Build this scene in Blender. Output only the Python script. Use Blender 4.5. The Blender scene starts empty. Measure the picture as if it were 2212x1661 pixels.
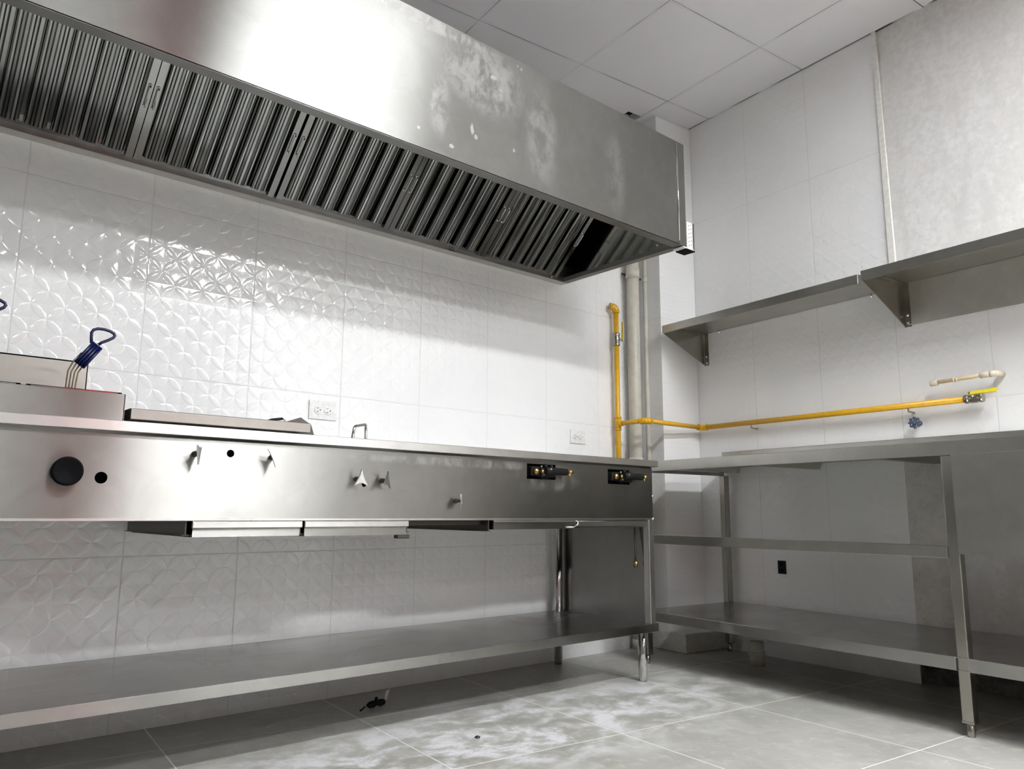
import bpy, bmesh, math, random
from mathutils import Vector, Matrix
random.seed(7)
C = bpy.context.scene.collection
SC = bpy.context.scene
PI = math.pi
# ------------------------------------------------------------------ camera
cam_d = bpy.data.cameras.new('camera')
cam = bpy.data.objects.new('camera', cam_d); C.objects.link(cam); SC.camera = cam
yaw, pitch, roll = 0.857, 0.1639, 0.0063
fw = Vector((math.cos(yaw)*math.cos(pitch), math.sin(yaw)*math.cos(pitch), math.sin(pitch)))
rt = Vector((math.sin(yaw), -math.cos(yaw), 0)); up = rt.cross(fw)
r2 = rt*math.cos(roll) + up*math.sin(roll); u2 = up*math.cos(roll) - rt*math.sin(roll)
M = Matrix((r2, u2, -fw)).transposed().to_4x4()
M.translation = Vector((-3.5418, -2.6810, 0.6760))
cam.matrix_world = M
cam_d.sensor_width = 36.0; cam_d.lens = 1666.93/2212*36.0; cam_d.clip_start = 0.05
# ------------------------------------------------------------------ world, exposure
w = bpy.data.worlds.new('world'); SC.world = w; w.use_nodes = True
w.node_tree.nodes['Background'].inputs[0].default_value = (0.8, 0.85, 0.9, 1)
w.node_tree.nodes['Background'].inputs[1].default_value = 0.3
SC.view_settings.view_transform = 'Standard'; SC.view_settings.look = 'None'
SC.view_settings.exposure = 1.46; SC.view_settings.gamma = 1.0
SC.view_settings.use_curve_mapping = False
LAMP = 52.0                       # radiance of the ceiling light diffusers
SC.cycles.max_bounces = 10; SC.cycles.diffuse_bounces = 5; SC.cycles.glossy_bounces = 6
SC.cycles.caustics_reflective = True
# ------------------------------------------------------------------ frames
RW = 0.1072                       # the right wall stands this far off square
N_ = Vector((-math.cos(RW), math.sin(RW), 0))    # out of the right wall, into the room
E_ = Vector((-math.sin(RW), -math.cos(RW), 0))   # along the right wall, towards the camera
ROT_R = math.atan2(N_.y, N_.x)
H = 2.885
def W(d, s, z=0): return N_*d + E_*s + Vector((0, 0, z))
# ------------------------------------------------------------------ node helpers
class NT:
    def __init__(s, name):
        s.m = bpy.data.materials.new(name); s.m.use_nodes = True
        s.t = s.m.node_tree; s.n = s.t.nodes; s.l = s.t.links
        s.b = s.n['Principled BSDF']
    def put(s, sock, v):
        if isinstance(v, bpy.types.NodeSocket): s.l.new(v, sock)
        elif v is not None:
            if isinstance(v, (tuple, list)) and len(v) == 3 and sock.type == 'RGBA': v = (*v, 1)
            sock.default_value = v
    def math(s, op, a, b=None, c=None, clamp=False):
        n = s.n.new('ShaderNodeMath'); n.operation = op; n.use_clamp = clamp
        for i, v in enumerate((a, b, c)):
            if v is not None: s.put(n.inputs[i], v)
        return n.outputs[0]
    def xyz(s, kind='Object'):
        if kind == 'World':
            g = s.n.new('ShaderNodeNewGeometry'); o = g.outputs['Position']
        else:
            g = s.n.new('ShaderNodeTexCoord'); o = g.outputs['Object']
        p = s.n.new('ShaderNodeSeparateXYZ'); s.l.new(o, p.inputs[0])
        return o, p.outputs[0], p.outputs[1], p.outputs[2]
    def comb(s, x, y, z):
        n = s.n.new('ShaderNodeCombineXYZ')
        for i, v in enumerate((x, y, z)): s.put(n.inputs[i], v)
        return n.outputs[0]
    def noise(s, vec, scale, detail=4, rough=.55, dist=0.0):
        n = s.n.new('ShaderNodeTexNoise'); s.put(n.inputs['Vector'], vec)
        n.inputs['Scale'].default_value = scale; n.inputs['Detail'].default_value = detail
        n.inputs['Roughness'].default_value = rough; n.inputs['Distortion'].default_value = dist
        return n.outputs['Fac']
    def mapr(s, v, a, b, c=0.0, d=1.0, smooth=True):
        n = s.n.new('ShaderNodeMapRange'); n.interpolation_type = 'SMOOTHSTEP' if smooth else 'LINEAR'
        s.put(n.inputs[0], v)
        for i, q in enumerate((a, b, c, d)): s.put(n.inputs[i+1], q)
        return n.outputs[0]
    def mix(s, f, a, b):
        n = s.n.new('ShaderNodeMix'); n.data_type = 'RGBA'
        s.put(n.inputs[0], f); s.put(n.inputs[6], a); s.put(n.inputs[7], b)
        return n.outputs[2]
    def bump(s, h, strength=1.0, dist=.002, normal=None):
        n = s.n.new('ShaderNodeBump'); n.inputs['Strength'].default_value = strength
        n.inputs['Distance'].default_value = dist; s.put(n.inputs['Height'], h)
        if normal is not None: s.l.new(normal, n.inputs['Normal'])
        return n.outputs[0]
    def set(s, **k):
        for a, v in k.items(): s.put(s.b.inputs[a.replace('_', ' ')], v)
        return s.m
def simple(name, col, rough=.5, metal=0.0, bump=0.0, bs=60, **k):
    t = NT(name); o, x, y, z = t.xyz()
    n = t.noise(o, bs, 3)
    c = t.mix(t.mapr(n, .3, .7), tuple(v*.93 for v in col), tuple(min(1, v*1.06) for v in col))
    t.set(Base_Color=c, Roughness=rough, Metallic=metal, **k)
    if bump: t.set(Normal=t.bump(n, bump, .001))
    return t.m
def steel(name, col=(.60, .59, .57), rough=.26, aniso=.75, tangent=(0, .7, .7), grain=(1.5, 260, 260),
          smudge=.35, dust=None, bumpy=0.0, gamp=.06, wav=0.0, beck=0, spots=()):
    """brushed stainless sheet; tangent = the direction highlights stretch in (across the grain)"""
    t = NT(name); o, x, y, z = t.xyz('World')
    g = t.noise(t.comb(t.math('MULTIPLY', x, grain[0]), t.math('MULTIPLY', y, grain[1]), t.math('MULTIPLY', z, grain[2])), 2.2, 3, .6)
    big = t.noise(o, 2.3, 5, .6, 1.2)
    mid = t.noise(o, 11, 4, .65, .6)
    c = t.mix(t.mapr(mid, .35, .7), tuple(v*.95 for v in col), tuple(min(1, v*1.04) for v in col))
    r = t.math('ADD', t.math('MULTIPLY', t.math('SUBTRACT', g, .5), gamp), rough)
    r = t.math('ADD', r, t.math('MULTIPLY', t.math('SUBTRACT', big, .45), smudge), clamp=True)
    r = t.math('MAXIMUM', r, .06)
    met = 1.0
    if dust:                                           # dried plaster smears with a place of their own
        d = None
        for (cx, cz, sx, sz, amt) in dust:
            a = t.math('DIVIDE', t.math('SUBTRACT', x, cx), sx); b = t.math('DIVIDE', t.math('SUBTRACT', z, cz), sz)
            q = t.math('SQRT', t.math('ADD', t.math('MULTIPLY', a, a), t.math('MULTIPLY', b, b)))
            q = t.math('MULTIPLY', t.mapr(q, 1.0, .35), amt)
            d = q if d is None else t.math('MAXIMUM', d, q)
        sm = t.noise(t.comb(t.math('MULTIPLY', x, 1.0), y, t.math('MULTIPLY', z, .6)), 20, 7, .75, .35)
        d = t.math('MULTIPLY', d, t.mapr(sm, .40, .62))
        for (cx, cz, sx, sz) in spots:
            a = t.math('DIVIDE', t.math('SUBTRACT', x, cx), sx); b = t.math('DIVIDE', t.math('SUBTRACT', z, cz), sz)
            q = t.math('SQRT', t.math('ADD', t.math('MULTIPLY', a, a), t.math('MULTIPLY', b, b)))
            q = t.math('ADD', q, t.math('MULTIPLY', t.math('SUBTRACT', t.noise(o, 70, 2), .5), 1.2))
            d = t.math('MAXIMUM', d, t.mapr(q, 1.0, .7))
        c = t.mix(d, c, (.62, .62, .60)); met = t.math('SUBTRACT', 1.0, t.math('MULTIPLY', d, .75))
        r = t.math('ADD', r, t.math('MULTIPLY', d, .3), clamp=True)
    T = t.comb(*tangent)
    if beck:                                           # long-grain polish: a tight lobe across, wide along the tangent
        g = t.n.new('ShaderNodeBsdfAnisotropic'); g.distribution = 'BECKMANN'
        t.put(g.inputs['Color'], c); t.put(g.inputs['Roughness'], r); g.inputs['Anisotropy'].default_value = -beck; t.put(g.inputs['Tangent'], T)
        df = t.n.new('ShaderNodeBsdfDiffuse'); t.put(df.inputs['Color'], (.48, .48, .47))
        mx = t.n.new('ShaderNodeMixShader'); t.put(mx.inputs[0], t.math('SUBTRACT', 1.0, met) if dust else 0.0)
        t.l.new(g.outputs[0], mx.inputs[1]); t.l.new(df.outputs[0], mx.inputs[2])
        t.l.new(mx.outputs[0], t.n['Material Output'].inputs['Surface'])
        if wav: t.put(g.inputs['Normal'], t.bump(t.noise(o, 1.6, 1, .4), wav, .02))
        return t.m
    t.set(Base_Color=c, Metallic=met, Roughness=r, Anisotropic=aniso, Tangent=T)
    if wav:
        t.set(Normal=t.bump(t.noise(o, 1.6, 1, .4), wav, .02))
    return t.m
def tiles(name, axis, u0, uw, z0, zh, relief=.0009):
    """white glazed tile with an embossed interlocking-circle relief; axis = which object axis runs along the wall"""
    t = NT(name); o, x, y, z = t.xyz()
    u = x if axis == 0 else y
    fu = t.math('FRACT', t.math('DIVIDE', t.math('SUBTRACT', u, u0), uw))
    fz = t.math('FRACT', t.math('DIVIDE', t.math('SUBTRACT', z, z0), zh))
    # grout grooves
    eu = t.math('MULTIPLY', t.math('MINIMUM', fu, t.math('SUBTRACT', 1.0, fu)), uw)
    ez = t.math('MULTIPLY', t.math('MINIMUM', fz, t.math('SUBTRACT', 1.0, fz)), zh)
    e = t.math('MINIMUM', eu, ez)
    gro = t.mapr(e, .0010, .0022, 1.0, 0.0)
    edge = t.mapr(e, .001, .006, 0.0, 1.0)
    # relief
    U = t.math('MULTIPLY', fu, 4.0); V = t.math('MULTIPLY', fz, 6.5)
    a = t.math('ADD', U, V); b = t.math('SUBTRACT', U, V)
    qa = t.math('ABSOLUTE', t.math('SUBTRACT', t.math('FRACT', t.math('ADD', a, 20.5)), .5))
    qb = t.math('ABSOLUTE', t.math('SUBTRACT', t.math('FRACT', t.math('ADD', b, 20.5)), .5))
    m = t.math('MAXIMUM', qa, qb); n = t.math('MINIMUM', qa, qb)
    om = t.math('SUBTRACT', 1.0, m)
    dd = t.math('SQRT', t.math('ADD', t.math('MULTIPLY', om, om), t.math('MULTIPLY', n, n)))
    tt = t.math('SUBTRACT', .7071, dd)
    inn = t.mapr(tt, 0.0, .2, 0.0, 1.0, False)
    pet = t.math('ADD', t.math('MULTIPLY', t.mapr(tt, -.004, .055), .22), t.math('MULTIPLY', t.math('SUBTRACT', 1.0, t.math('POWER', t.math('SUBTRACT', 1.0, inn), 2.0)), .78))
    star = t.math('MULTIPLY', t.math('MINIMUM', tt, 0.0), 1.5)
    ridge = t.math('MULTIPLY', t.math('SUBTRACT', m, n), .35)
    star2 = t.math('MULTIPLY', ridge, t.mapr(tt, -.02, 0, 1.0, 0.0))
    h = t.math('ADD', pet, t.math('ADD', star, star2))
    h = t.math('MULTIPLY', h, edge)
    h = t.math('SUBTRACT', h, t.math('MULTIPLY', gro, .8))
    big = t.noise(o, 1.7, 3); col = t.mix(t.mapr(big, .3, .7), (.84, .845, .85), (.88, .885, .88))
    # each tile sits a hair differently
    id_ = t.math('ADD', t.math('MULTIPLY', t.math('FLOOR', t.math('DIVIDE', t.math('SUBTRACT', u, u0), uw)), 7.31),
                 t.math('MULTIPLY', t.math('FLOOR', t.math('DIVIDE', t.math('SUBTRACT', z, z0), zh)), 3.17))
    wn = t.n.new('ShaderNodeTexWhiteNoise'); wn.noise_dimensions = '1D'; t.put(wn.inputs['W'], id_)
    wn = t.math('MULTIPLY', t.math('SUBTRACT', wn.outputs['Value'], .5), .03)
    col = t.mix(t.math('MULTIPLY', gro, .55), col, (.62, .63, .63))
    t.set(Base_Color=col, Roughness=t.mapr(gro, 0, 1, .055, .6), IOR=1.6,
          Normal=t.bump(h, 1.0, relief))
    return t.m
def emission(name, col, s):
    t = NT(name); t.set(Base_Color=(0, 0, 0), Emission_Color=col, Emission_Strength=s); return t.m
# ------------------------------------------------------------------ materials
MT = {}
SPOTS = [(-2.068, 1.943, .008, .022), (-2.051, 1.918, .009, .010), (-1.978, 2.164, .015, .009), (-1.867, 2.253, .004, .004), (-1.849, 2.248, .005, .006),
         (-1.944, 2.130, .005, .008), (-1.942, 2.110, .004, .006), (-2.152, 1.853, .009, .007), (-1.882, 1.926, .006, .010), (-2.280, 1.873, .006, .006)]
MT['hood'] = steel('brushed_steel_hood', col=(.295, .292, .282), rough=.38, aniso=.95, tangent=(0, .7, .7), smudge=.10, beck=.72, bumpy=0, wav=.25,
    dust=[(-2.02, 2.14, .22, .16, .48), (-1.75, 2.02, .10, .25, .26), (-1.35, 2.0, .08, .22, .15), (-2.2, 1.98, .06, .14, .4), (-2.25, 2.25, .4, .03, .6)],
    spots=SPOTS)
MT['hoodin'] = steel('steel_hood_inside', rough=.11, aniso=0, smudge=.03, gamp=.0)
MT['baffle'] = steel('polished_steel_filter', col=(.36, .365, .36), rough=.12, aniso=0, smudge=.06, gamp=.015)
MT['frame'] = steel('steel_filter_frame', col=(.38, .38, .375), rough=.18, aniso=0, smudge=.15)
MT['panel'] = steel('brushed_steel_counter', col=(.27, .262, .25), rough=.34, aniso=.95, tangent=(0, .7, .7), smudge=.28, beck=.65, wav=.35,
    dust=[(-1.9, .84, .6, .02, .3), (-1.55, .80, .2, .06, .25)])
MT['top'] = steel('brushed_steel_worktop', rough=.30, tangent=(0, .7, .7), smudge=.2)
MT['shelf'] = steel('brushed_steel_undershelf', col=(.44, .435, .42), rough=.22, tangent=(0, .7, .7), smudge=.3)
MT['side'] = steel('steel_side_panel', col=(.295, .292, .282), rough=.24, aniso=.5, tangent=(0, 0, 1), smudge=.1)
MT['polished'] = steel('polished_steel_tube', col=(.62, .62, .61), rough=.12, aniso=0, smudge=.1)
MT['table'] = steel('brushed_steel_table', col=(.47, .46, .425), rough=.30, aniso=.3, tangent=(.7, 0, .7), smudge=.05, gamp=.015, grain=(14, .8, 14))
MT['tabled'] = steel('steel_table_leg', col=(.42, .41, .365), rough=.25, aniso=.5, tangent=(1, .3, 0), smudge=.06, gamp=.015, grain=(14, 14, .8))
MT['tile_b'] = tiles('embossed_white_tile_back', 0, -1.0, .3675, .531, .5845)
MT['tile_r'] = tiles('embossed_white_tile_right', 1, .56, .374, .5455, .5845, .0006)
MT['paint'] = simple('white_wall_paint', (.76, .76, .76), .6, bump=.2)
MT['roomwall'] = simple('room_wall_paint', (.20, .20, .195), .7)
MT['reflectred'] = simple('reflection_block_red', (.68, .03, .04), .5)  # colour of the red block added for its reflection
def plaster():
    t = NT('smoothed_cement_plaster'); o, x, y, z = t.xyz()
    a = t.noise(t.comb(x, y, t.math('MULTIPLY', z, .5)), 3.0, 5, .65, .2); b = t.noise(o, 38, 5, .7)
    c = t.mix(t.mapr(a, .3, .7), (.66, .65, .635), (.74, .735, .725))
    d_ = t.noise(t.comb(x, y, t.math('MULTIPLY', z, .22)), 6.5, 4, .6, .2); c = t.mix(t.mapr(d_, .5, .66, 0, .5), c, (.57, .56, .55))
    c = t.mix(t.mapr(b, .42, .62, 0, .55), c, (.60, .59, .575)); c = t.mix(t.mapr(t.noise(o, 16, 6, .75), .52, .62, 0, .4), c, (.80, .80, .79))
    p = t.mapr(t.noise(o, 5.0, 3, .6, .5), .62, .78, 0, .35); c = t.mix(p, c, (.62, .47, .43))
    s = t.mapr(t.noise(o, 120, 1), .74, .80, 0, .7); c = t.mix(s, c, (.42, .40, .38))
    t.set(Base_Color=c, Roughness=.62, Normal=t.bump(t.math('ADD', t.math('MULTIPLY', b, .6), a), .35, .004)); return t.m
MT['plaster'] = plaster()
def rough_cement(name, c1, c2):
    t = NT(name); o, x, y, z = t.xyz()
    a = t.noise(o, 14, 6, .7, .5); b = t.noise(o, 60, 4, .7)
    c = t.mix(t.mapr(a, .35, .65), c1, c2); s = t.mapr(b, .62, .7); c = t.mix(s, c, tuple(v*.6 for v in c1))
    t.set(Base_Color=c, Roughness=.85, Normal=t.bump(t.math('ADD', a, b), .8, .006)); return t.m
MT['cement'] = rough_cement('bare_cement', (.60, .585, .54), (.70, .685, .65))
MT['darkcement'] = rough_cement('dark_bare_cement', (.10, .095, .085), (.2, .19, .17))
def ceiling_mat():
    t = NT('painted_ceiling_board'); o, x, y, z = t.xyz(); T = .606
    fd = t.math('FRACT', t.math('DIVIDE', t.math('SUBTRACT', x, .3327), T)); fs = t.math('FRACT', t.math('DIVIDE', t.math('SUBTRACT', y, .3265), T))
    e1 = t.math('MULTIPLY', t.math('MINIMUM', fd, t.math('SUBTRACT', 1.0, fd)), T); e2 = t.math('MULTIPLY', t.math('MINIMUM', fs, t.math('SUBTRACT', 1.0, fs)), T)
    e = t.math('MINIMUM', e1, e2)
    k = t.mapr(t.noise(o, 2.4, 2), .38, .60, .12, .85)      # the joints gape here and close there
    l = t.math('MULTIPLY', t.mapr(e, .0014, .0030, 1.0, 0.0), k)
    l = t.math('MAXIMUM', l, t.math('MULTIPLY', t.mapr(x, .004, .007, 1.0, 0.0), t.mapr(t.noise(o, 3.1, 2), .42, .5)))
    lip = t.mapr(e, .012, .016, 1.0, 0.0)
    n = t.noise(o, 1.5, 3); c = t.mix(t.mapr(n, .3, .7), (.76, .755, .78), (.80, .795, .82))
    c = t.mix(t.math('MULTIPLY', lip, .12), c, (.62, .62, .65))
    c = t.mix(l, c, (.06, .06, .06))
    t.set(Base_Color=c, Roughness=.6, Normal=t.bump(t.math('SUBTRACT', t.math('MULTIPLY', lip, .5), l), .6, .003)); return t.m
MT['ceil'] = ceiling_mat()
def floor_mat():
    t = NT('grey_porcelain_floor_tile'); o, x, y, z = t.xyz(); T = .607
    fd = t.math('FRACT', t.math('DIVIDE', t.math('SUBTRACT', x, .287), T)); fs = t.math('FRACT', t.math('DIVIDE', t.math('SUBTRACT', y, .55), T))
    e1 = t.math('MULTIPLY', t.math('MINIMUM', fd, t.math('SUBTRACT', 1.0, fd)), T); e2 = t.math('MULTIPLY', t.math('MINIMUM', fs, t.math('SUBTRACT', 1.0, fs)), T)
    e = t.math('MINIMUM', e1, e2); l = t.mapr(e, .0016, .0034, 1.0, 0.0)
    a = t.noise(t.comb(x, t.math('MULTIPLY', y, 1.0), 0.0), 3.2, 7, .6, .7); b = t.noise(o, 22, 5, .65, .4)
    c = t.mix(t.mapr(a, .35, .65), (.34, .335, .30), (.42, .415, .38))
    c = t.mix(t.mapr(b, .48, .70, 0, .5), c, (.56, .55, .52)); c = t.mix(t.mapr(t.noise(o, 9, 6, .7, .2), .52, .66, 0, .4), c, (.30, .295, .27))
    c = t.mix(t.math('MULTIPLY', l, .9), c, (.80, .79, .72))
    # wiped plaster dust, heaviest along the counter
    ow, wx, wy, wz = t.xyz('World')
    q = t.math('SQRT', t.math('ADD', t.math('POWER', t.math('DIVIDE', t.math('SUBTRACT', wx, -1.85), 1.45), 2.0),
                                     t.math('POWER', t.math('DIVIDE', t.math('SUBTRACT', wy, -.74), .42), 2.0)))
    reg = t.mapr(q, 1.25, .25)
    sw = t.noise(t.comb(t.math('ADD', t.math('MULTIPLY', wx, .9), t.math('MULTIPLY', wy, -.5)), t.math('ADD', wy, t.math('MULTIPLY', wx, .3)), 0.0), 7, 10, .72, .28)
    reg = t.math('ADD', reg, .10)
    dust = t.math('MULTIPLY', reg, t.mapr(sw, .42, .60))
    c = t.mix(t.math('MULTIPLY', dust, .85), c, (.66, .66, .68))
    st = t.mapr(t.noise(ow, 9, 4, .7, .8), .64, .70, 0, .5); c = t.mix(st, c, (.60, .60, .58))
    r = t.math('ADD', .34, t.math('MULTIPLY', dust, .4))
    t.set(Base_Color=c, Roughness=r, Normal=t.bump(t.math('SUBTRACT', 0.0, l), .6, .0015)); return t.m
MT['floor'] = floor_mat()
MT['yellow'] = simple('yellow_gas_paint', (.72, .40, .015), .35)
MT['yellow2'] = simple('yellow_lever_plastic', (.72, .60, .03), .4)
MT['brass'] = simple('brass', (.40, .27, .10), .32, 1.0)
MT['nickel'] = simple('nickel_valve_body', (.45, .42, .36), .3, 1.0)
MT['black'] = simple('black_plastic', (.005, .005, .006), .6, Specular_IOR_Level=.05)
MT['blackm'] = simple('black_matte_cast', (.010, .010, .011), .55, Specular_IOR_Level=.2)
MT['void'] = simple('cavity_shade_black', (.006, .006, .006), .95)  # near-black colour that paints the shade inside cavities
MT['blue'] = simple('blue_vinyl_grip', (.003, .007, .06), .32)
MT['bluem'] = simple('blue_grey_handwheel', (.10, .13, .21), .35, .5)
MT['wire'] = simple('tinned_wire', (.22, .18, .12), .35, 1.0)
MT['chrome'] = simple('chrome', (.72, .72, .72), .12, 1.0)
MT['keychrome'] = simple('satin_chrome', (.85, .85, .84), .33, 1.0)
MT['outlet'] = simple('white_outlet_plastic', (.78, .78, .77), .3)
MT['slot'] = simple('outlet_slot', (.12, .11, .10), .6)
MT['pvc'] = simple('aged_white_pvc', (.56, .54, .47), .4, bump=.3, bs=30)
MT['cpvc'] = simple('cream_water_pipe', (.72, .60, .40), .35)
MT['cpvcf'] = simple('cream_water_fitting', (.74, .66, .54), .35)
MT['whitem'] = simple('white_perforated_metal', (.78, .78, .74), .4)
MT['trimw'] = simple('white_edge_trim', (.78, .77, .72), .4)
MT['lampf'] = simple('white_light_frame', (.8, .8, .8), .4)
MT['lamp'] = emission('light_diffuser', (.965, .985, 1.0), LAMP)
MT['screwm'] = simple('bright_screw', (.8, .8, .8), .2, 1.0)
MT['paper'] = simple('scrap_paper', (.6, .6, .58), .7)
MT['griddle'] = steel('dull_steel_griddle', col=(.27, .245, .225), rough=.4, aniso=.4, tangent=(0, .7, .7), smudge=.2)
MT['plate2'] = steel('satin_steel_splash_plate', col=(.66, .645, .60), rough=.5, aniso=0, tangent=(0, 0, 1), smudge=.1)
MT['plate'] = steel('dull_steel_back_plate', col=(.30, .285, .26), rough=.4, aniso=.4, tangent=(0, .7, .7), smudge=.2)
MT['darksteel'] = simple('dark_carbon_steel', (.09, .085, .075), .4, .7)
# ------------------------------------------------------------------ geometry builder
def unit(v): return Vector(v).normalized()
class MB:
    def __init__(s): s.b = bmesh.new(); s.sm = False
    def box(s, lo, hi, bev=0.0, mi=0, seg=1):
        r = bmesh.ops.create_cube(s.b, size=1.0); vs = r['verts']
        for v in vs:
            v.co = Vector(((lo[i]+hi[i])/2 + v.co[i]*(hi[i]-lo[i]) for i in range(3)))
        fs = set(f for v in vs for f in v.link_faces)
        for f in fs: f.material_index = mi
        if bev:
            es = list(set(e for v in vs for e in v.link_edges))
            bmesh.ops.bevel(s.b, geom=es, offset=bev, segments=seg, affect='EDGES', profile=.5)
        return s
    def prism(s, pts, vec, mi=0):
        """extrude a planar polygon (3D points) along vec"""
        vec = Vector(vec); a = [s.b.verts.new(Vector(p)) for p in pts]; c = [s.b.verts.new(Vector(p)+vec) for p in pts]
        n = len(pts); fs = [s.b.faces.new(a[::-1]), s.b.faces.new(c)]
        for i in range(n): fs.append(s.b.faces.new((a[i], a[(i+1) % n], c[(i+1) % n], c[i])))
        for f in fs: f.material_index = mi
        return s
    def quad(s, pts, mi=0):
        f = s.b.faces.new([s.b.verts.new(Vector(p)) for p in pts]); f.material_index = mi; return s
    def sweep(s, path, r, n=12, caps=True, mi=0, closed=False):
        """round tube along a path; r may be a list"""
        P = [Vector(p) for p in path]; m = len(P); rings = []
        prev = None
        for i, p in enumerate(P):
            if closed: d = (P[(i+1) % m]-P[i-1])
            else: d = (P[min(i+1, m-1)]-P[max(i-1, 0)])
            d.normalize()
            if prev is None:
                a = Vector((0, 0, 1)) if abs(d.z) < .9 else Vector((1, 0, 0))
                x = d.cross(a).normalized()
            else:
                x = (prev - d*prev.dot(d)).normalized()
            prev = x; y = d.cross(x); rr = r[i] if isinstance(r, (list, tuple)) else r
            rings.append([s.b.verts.new(p+(x*math.cos(2*PI*k/n)+y*math.sin(2*PI*k/n))*rr) for k in range(n)])
        for i in range(m if closed else m-1):
            A = rings[i]; B = rings[(i+1) % m]
            for k in range(n):
                f = s.b.faces.new((A[k], A[(k+1) % n], B[(k+1) % n], B[k])); f.smooth = True; f.material_index = mi
        if caps and not closed:
            for R, q in ((rings[0], -1), (rings[-1], 1)):
                f = s.b.faces.new(R[::-1] if q < 0 else R); f.material_index = mi
        return s
    def lathe(s, o, ax, prof, n=24, mi=0):
        """profile [(distance along axis, radius)] around ax from o"""
        o = Vector(o); ax = unit(ax); a = Vector((0, 0, 1)) if abs(ax.z) < .9 else Vector((1, 0, 0))
        x = ax.cross(a).normalized(); y = ax.cross(x); rings = []
        for h, r in prof:
            rings.append([s.b.verts.new(o+ax*h+(x*math.cos(2*PI*k/n)+y*math.sin(2*PI*k/n))*max(r, 1e-5)) for k in range(n)])
        for i in range(len(rings)-1):
            for k in range(n):
                f = s.b.faces.new((rings[i][k], rings[i][(k+1) % n], rings[i+1][(k+1) % n], rings[i+1][k])); f.smooth = True; f.material_index = mi
        f = s.b.faces.new(rings[0][::-1]); f.material_index = mi
        f = s.b.faces.new(rings[-1]); f.material_index = mi
        return s
def arc(p0, p1, p2, r, n=6):
    """corner p1 rounded with radius r between p0 and p2"""
    p0, p1, p2 = Vector(p0), Vector(p1), Vector(p2); a = (p0-p1).normalized(); b = (p2-p1).normalized()
    A = p1+a*r; B = p1+b*r
    return [A*(1-t)**2+p1*2*t*(1-t)+B*t*t for t in [i/n for i in range(n+1)]]
BASE = {}
def link_obj(name, mb, mat, base):
    bmesh.ops.recalc_face_normals(mb.b, faces=mb.b.faces)
    me = bpy.data.meshes.new(name)
    bmesh.ops.translate(mb.b, verts=mb.b.verts, vec=-Vector(base))
    mb.b.to_mesh(me); mb.b.free()
    for m in (mat if isinstance(mat, (list, tuple)) else [mat]): me.materials.append(MT[m])
    o = bpy.data.objects.new(name, me); C.objects.link(o); return o
def place(o, base, fr):
    o.location = Vector(base) if fr == 'B' else W(*base); o.rotation_euler = (0, 0, 0 if fr == 'B' else ROT_R)
def thing(name, label, cat, base=(0, 0, 0), fr='B', group=None):
    o = bpy.data.objects.new(name, None); C.objects.link(o); o.empty_display_size = .05
    place(o, base, fr); BASE[o.name] = Vector(base)
    o['label'] = label; o['category'] = cat
    if group: o['group'] = group
    return o
def part(name, mb, mat, parent, label=None):
    b = BASE[parent.name]; o = link_obj(name, mb, mat, b); o.parent = parent; BASE[o.name] = b
    if label: o['label'] = label
    return o
def single(name, mb, mat, label, cat, base=(0, 0, 0), fr='B', group=None):
    o = link_obj(name, mb, mat, base); place(o, base, fr); BASE[o.name] = Vector(base)
    o['label'] = label; o['category'] = cat
    if group: o['group'] = group
    return o
def struct(name, mb, mat, fr='B'):
    o = link_obj(name, mb, mat, (0, 0, 0)); place(o, (0, 0, 0), fr); o['kind'] = 'structure'; BASE[o.name] = Vector((0, 0, 0)); return o
def cut(o, cutter):
    """punch real openings: difference with a cutter mesh builder given in the same frame"""
    b = BASE[o.name]; c = link_obj('cutter', cutter, 'void', b)
    c.parent = o.parent
    m = o.modifiers.new('b', 'BOOLEAN'); m.operation = 'DIFFERENCE'; m.object = c; m.solver = 'EXACT'
    if o.parent is None: c.location = o.location; c.rotation_euler = o.rotation_euler
    bpy.context.view_layer.update()
    dg = bpy.context.evaluated_depsgraph_get(); me = bpy.data.meshes.new_from_object(o.evaluated_get(dg))
    o.modifiers.clear(); old = o.data; o.data = me; bpy.data.objects.remove(c, do_unlink=True); bpy.data.meshes.remove(old)
def copy_tree(o, parent=None):
    c = o.copy(); C.objects.link(c); c.parent = parent
    for ch in list(o.children): copy_tree(ch, c)
    return c
# ================================================================== the room
XL, YF = -6.3, -7.4
m = MB(); m.box((-.3, -.6, -.1), (6.9, 7.2, 0)); struct('floor', m, 'floor', 'R')
m = MB()                                                # ceiling with the open hole by the corner, d .325-.415
hd0, hd1, hs0, hs1 = .330, .430, .030, .125
m.box((-.3, hs1, H), (6.9, 7.2, H+.05)); m.box((-.3, -.6, H), (6.9, hs0, H+.05))
m.box((-.3, hs0, H), (hd0, hs1, H+.05)); m.box((hd1, hs0, H), (6.9, hs1, H+.05))
struct('ceiling', m, 'ceil', 'R')
m = MB(); m.box((hd0-.1, hs0-.1, H+.05), (hd1+.1, hs1+.1, H+.35)); o = struct('trim_6', m, 'void', 'R')  # near-black box paints the darkness above the ceiling hole
m = MB(); m.box((XL, .012, 0), (.1, .15, H), mi=1); m.box((XL, 0, 0), (-.445, .012, H), mi=0)
struct('wall_back', m, ['tile_b', 'paint'])
m = MB()                                                # right wall: glazed tile, plaster beyond the trim, rough foot
m.box((-.2, -.3, 0), (-.06, 7.0, H), mi=2)
m.box((-.06, 1.305, .075), (-.008, 7.0, H), mi=1)
m.box((-.06, -.3, 0), (-.008, 1.300, H), mi=2)
m.box((-.008, .0, 0), (0, 1.300, H), mi=0)
m.box((-.008, 1.300, .93), (0, 5.2, 1.62), mi=0)
struct('wall_right', m, ['tile_r', 'plaster', 'darkcement'], 'R')
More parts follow.
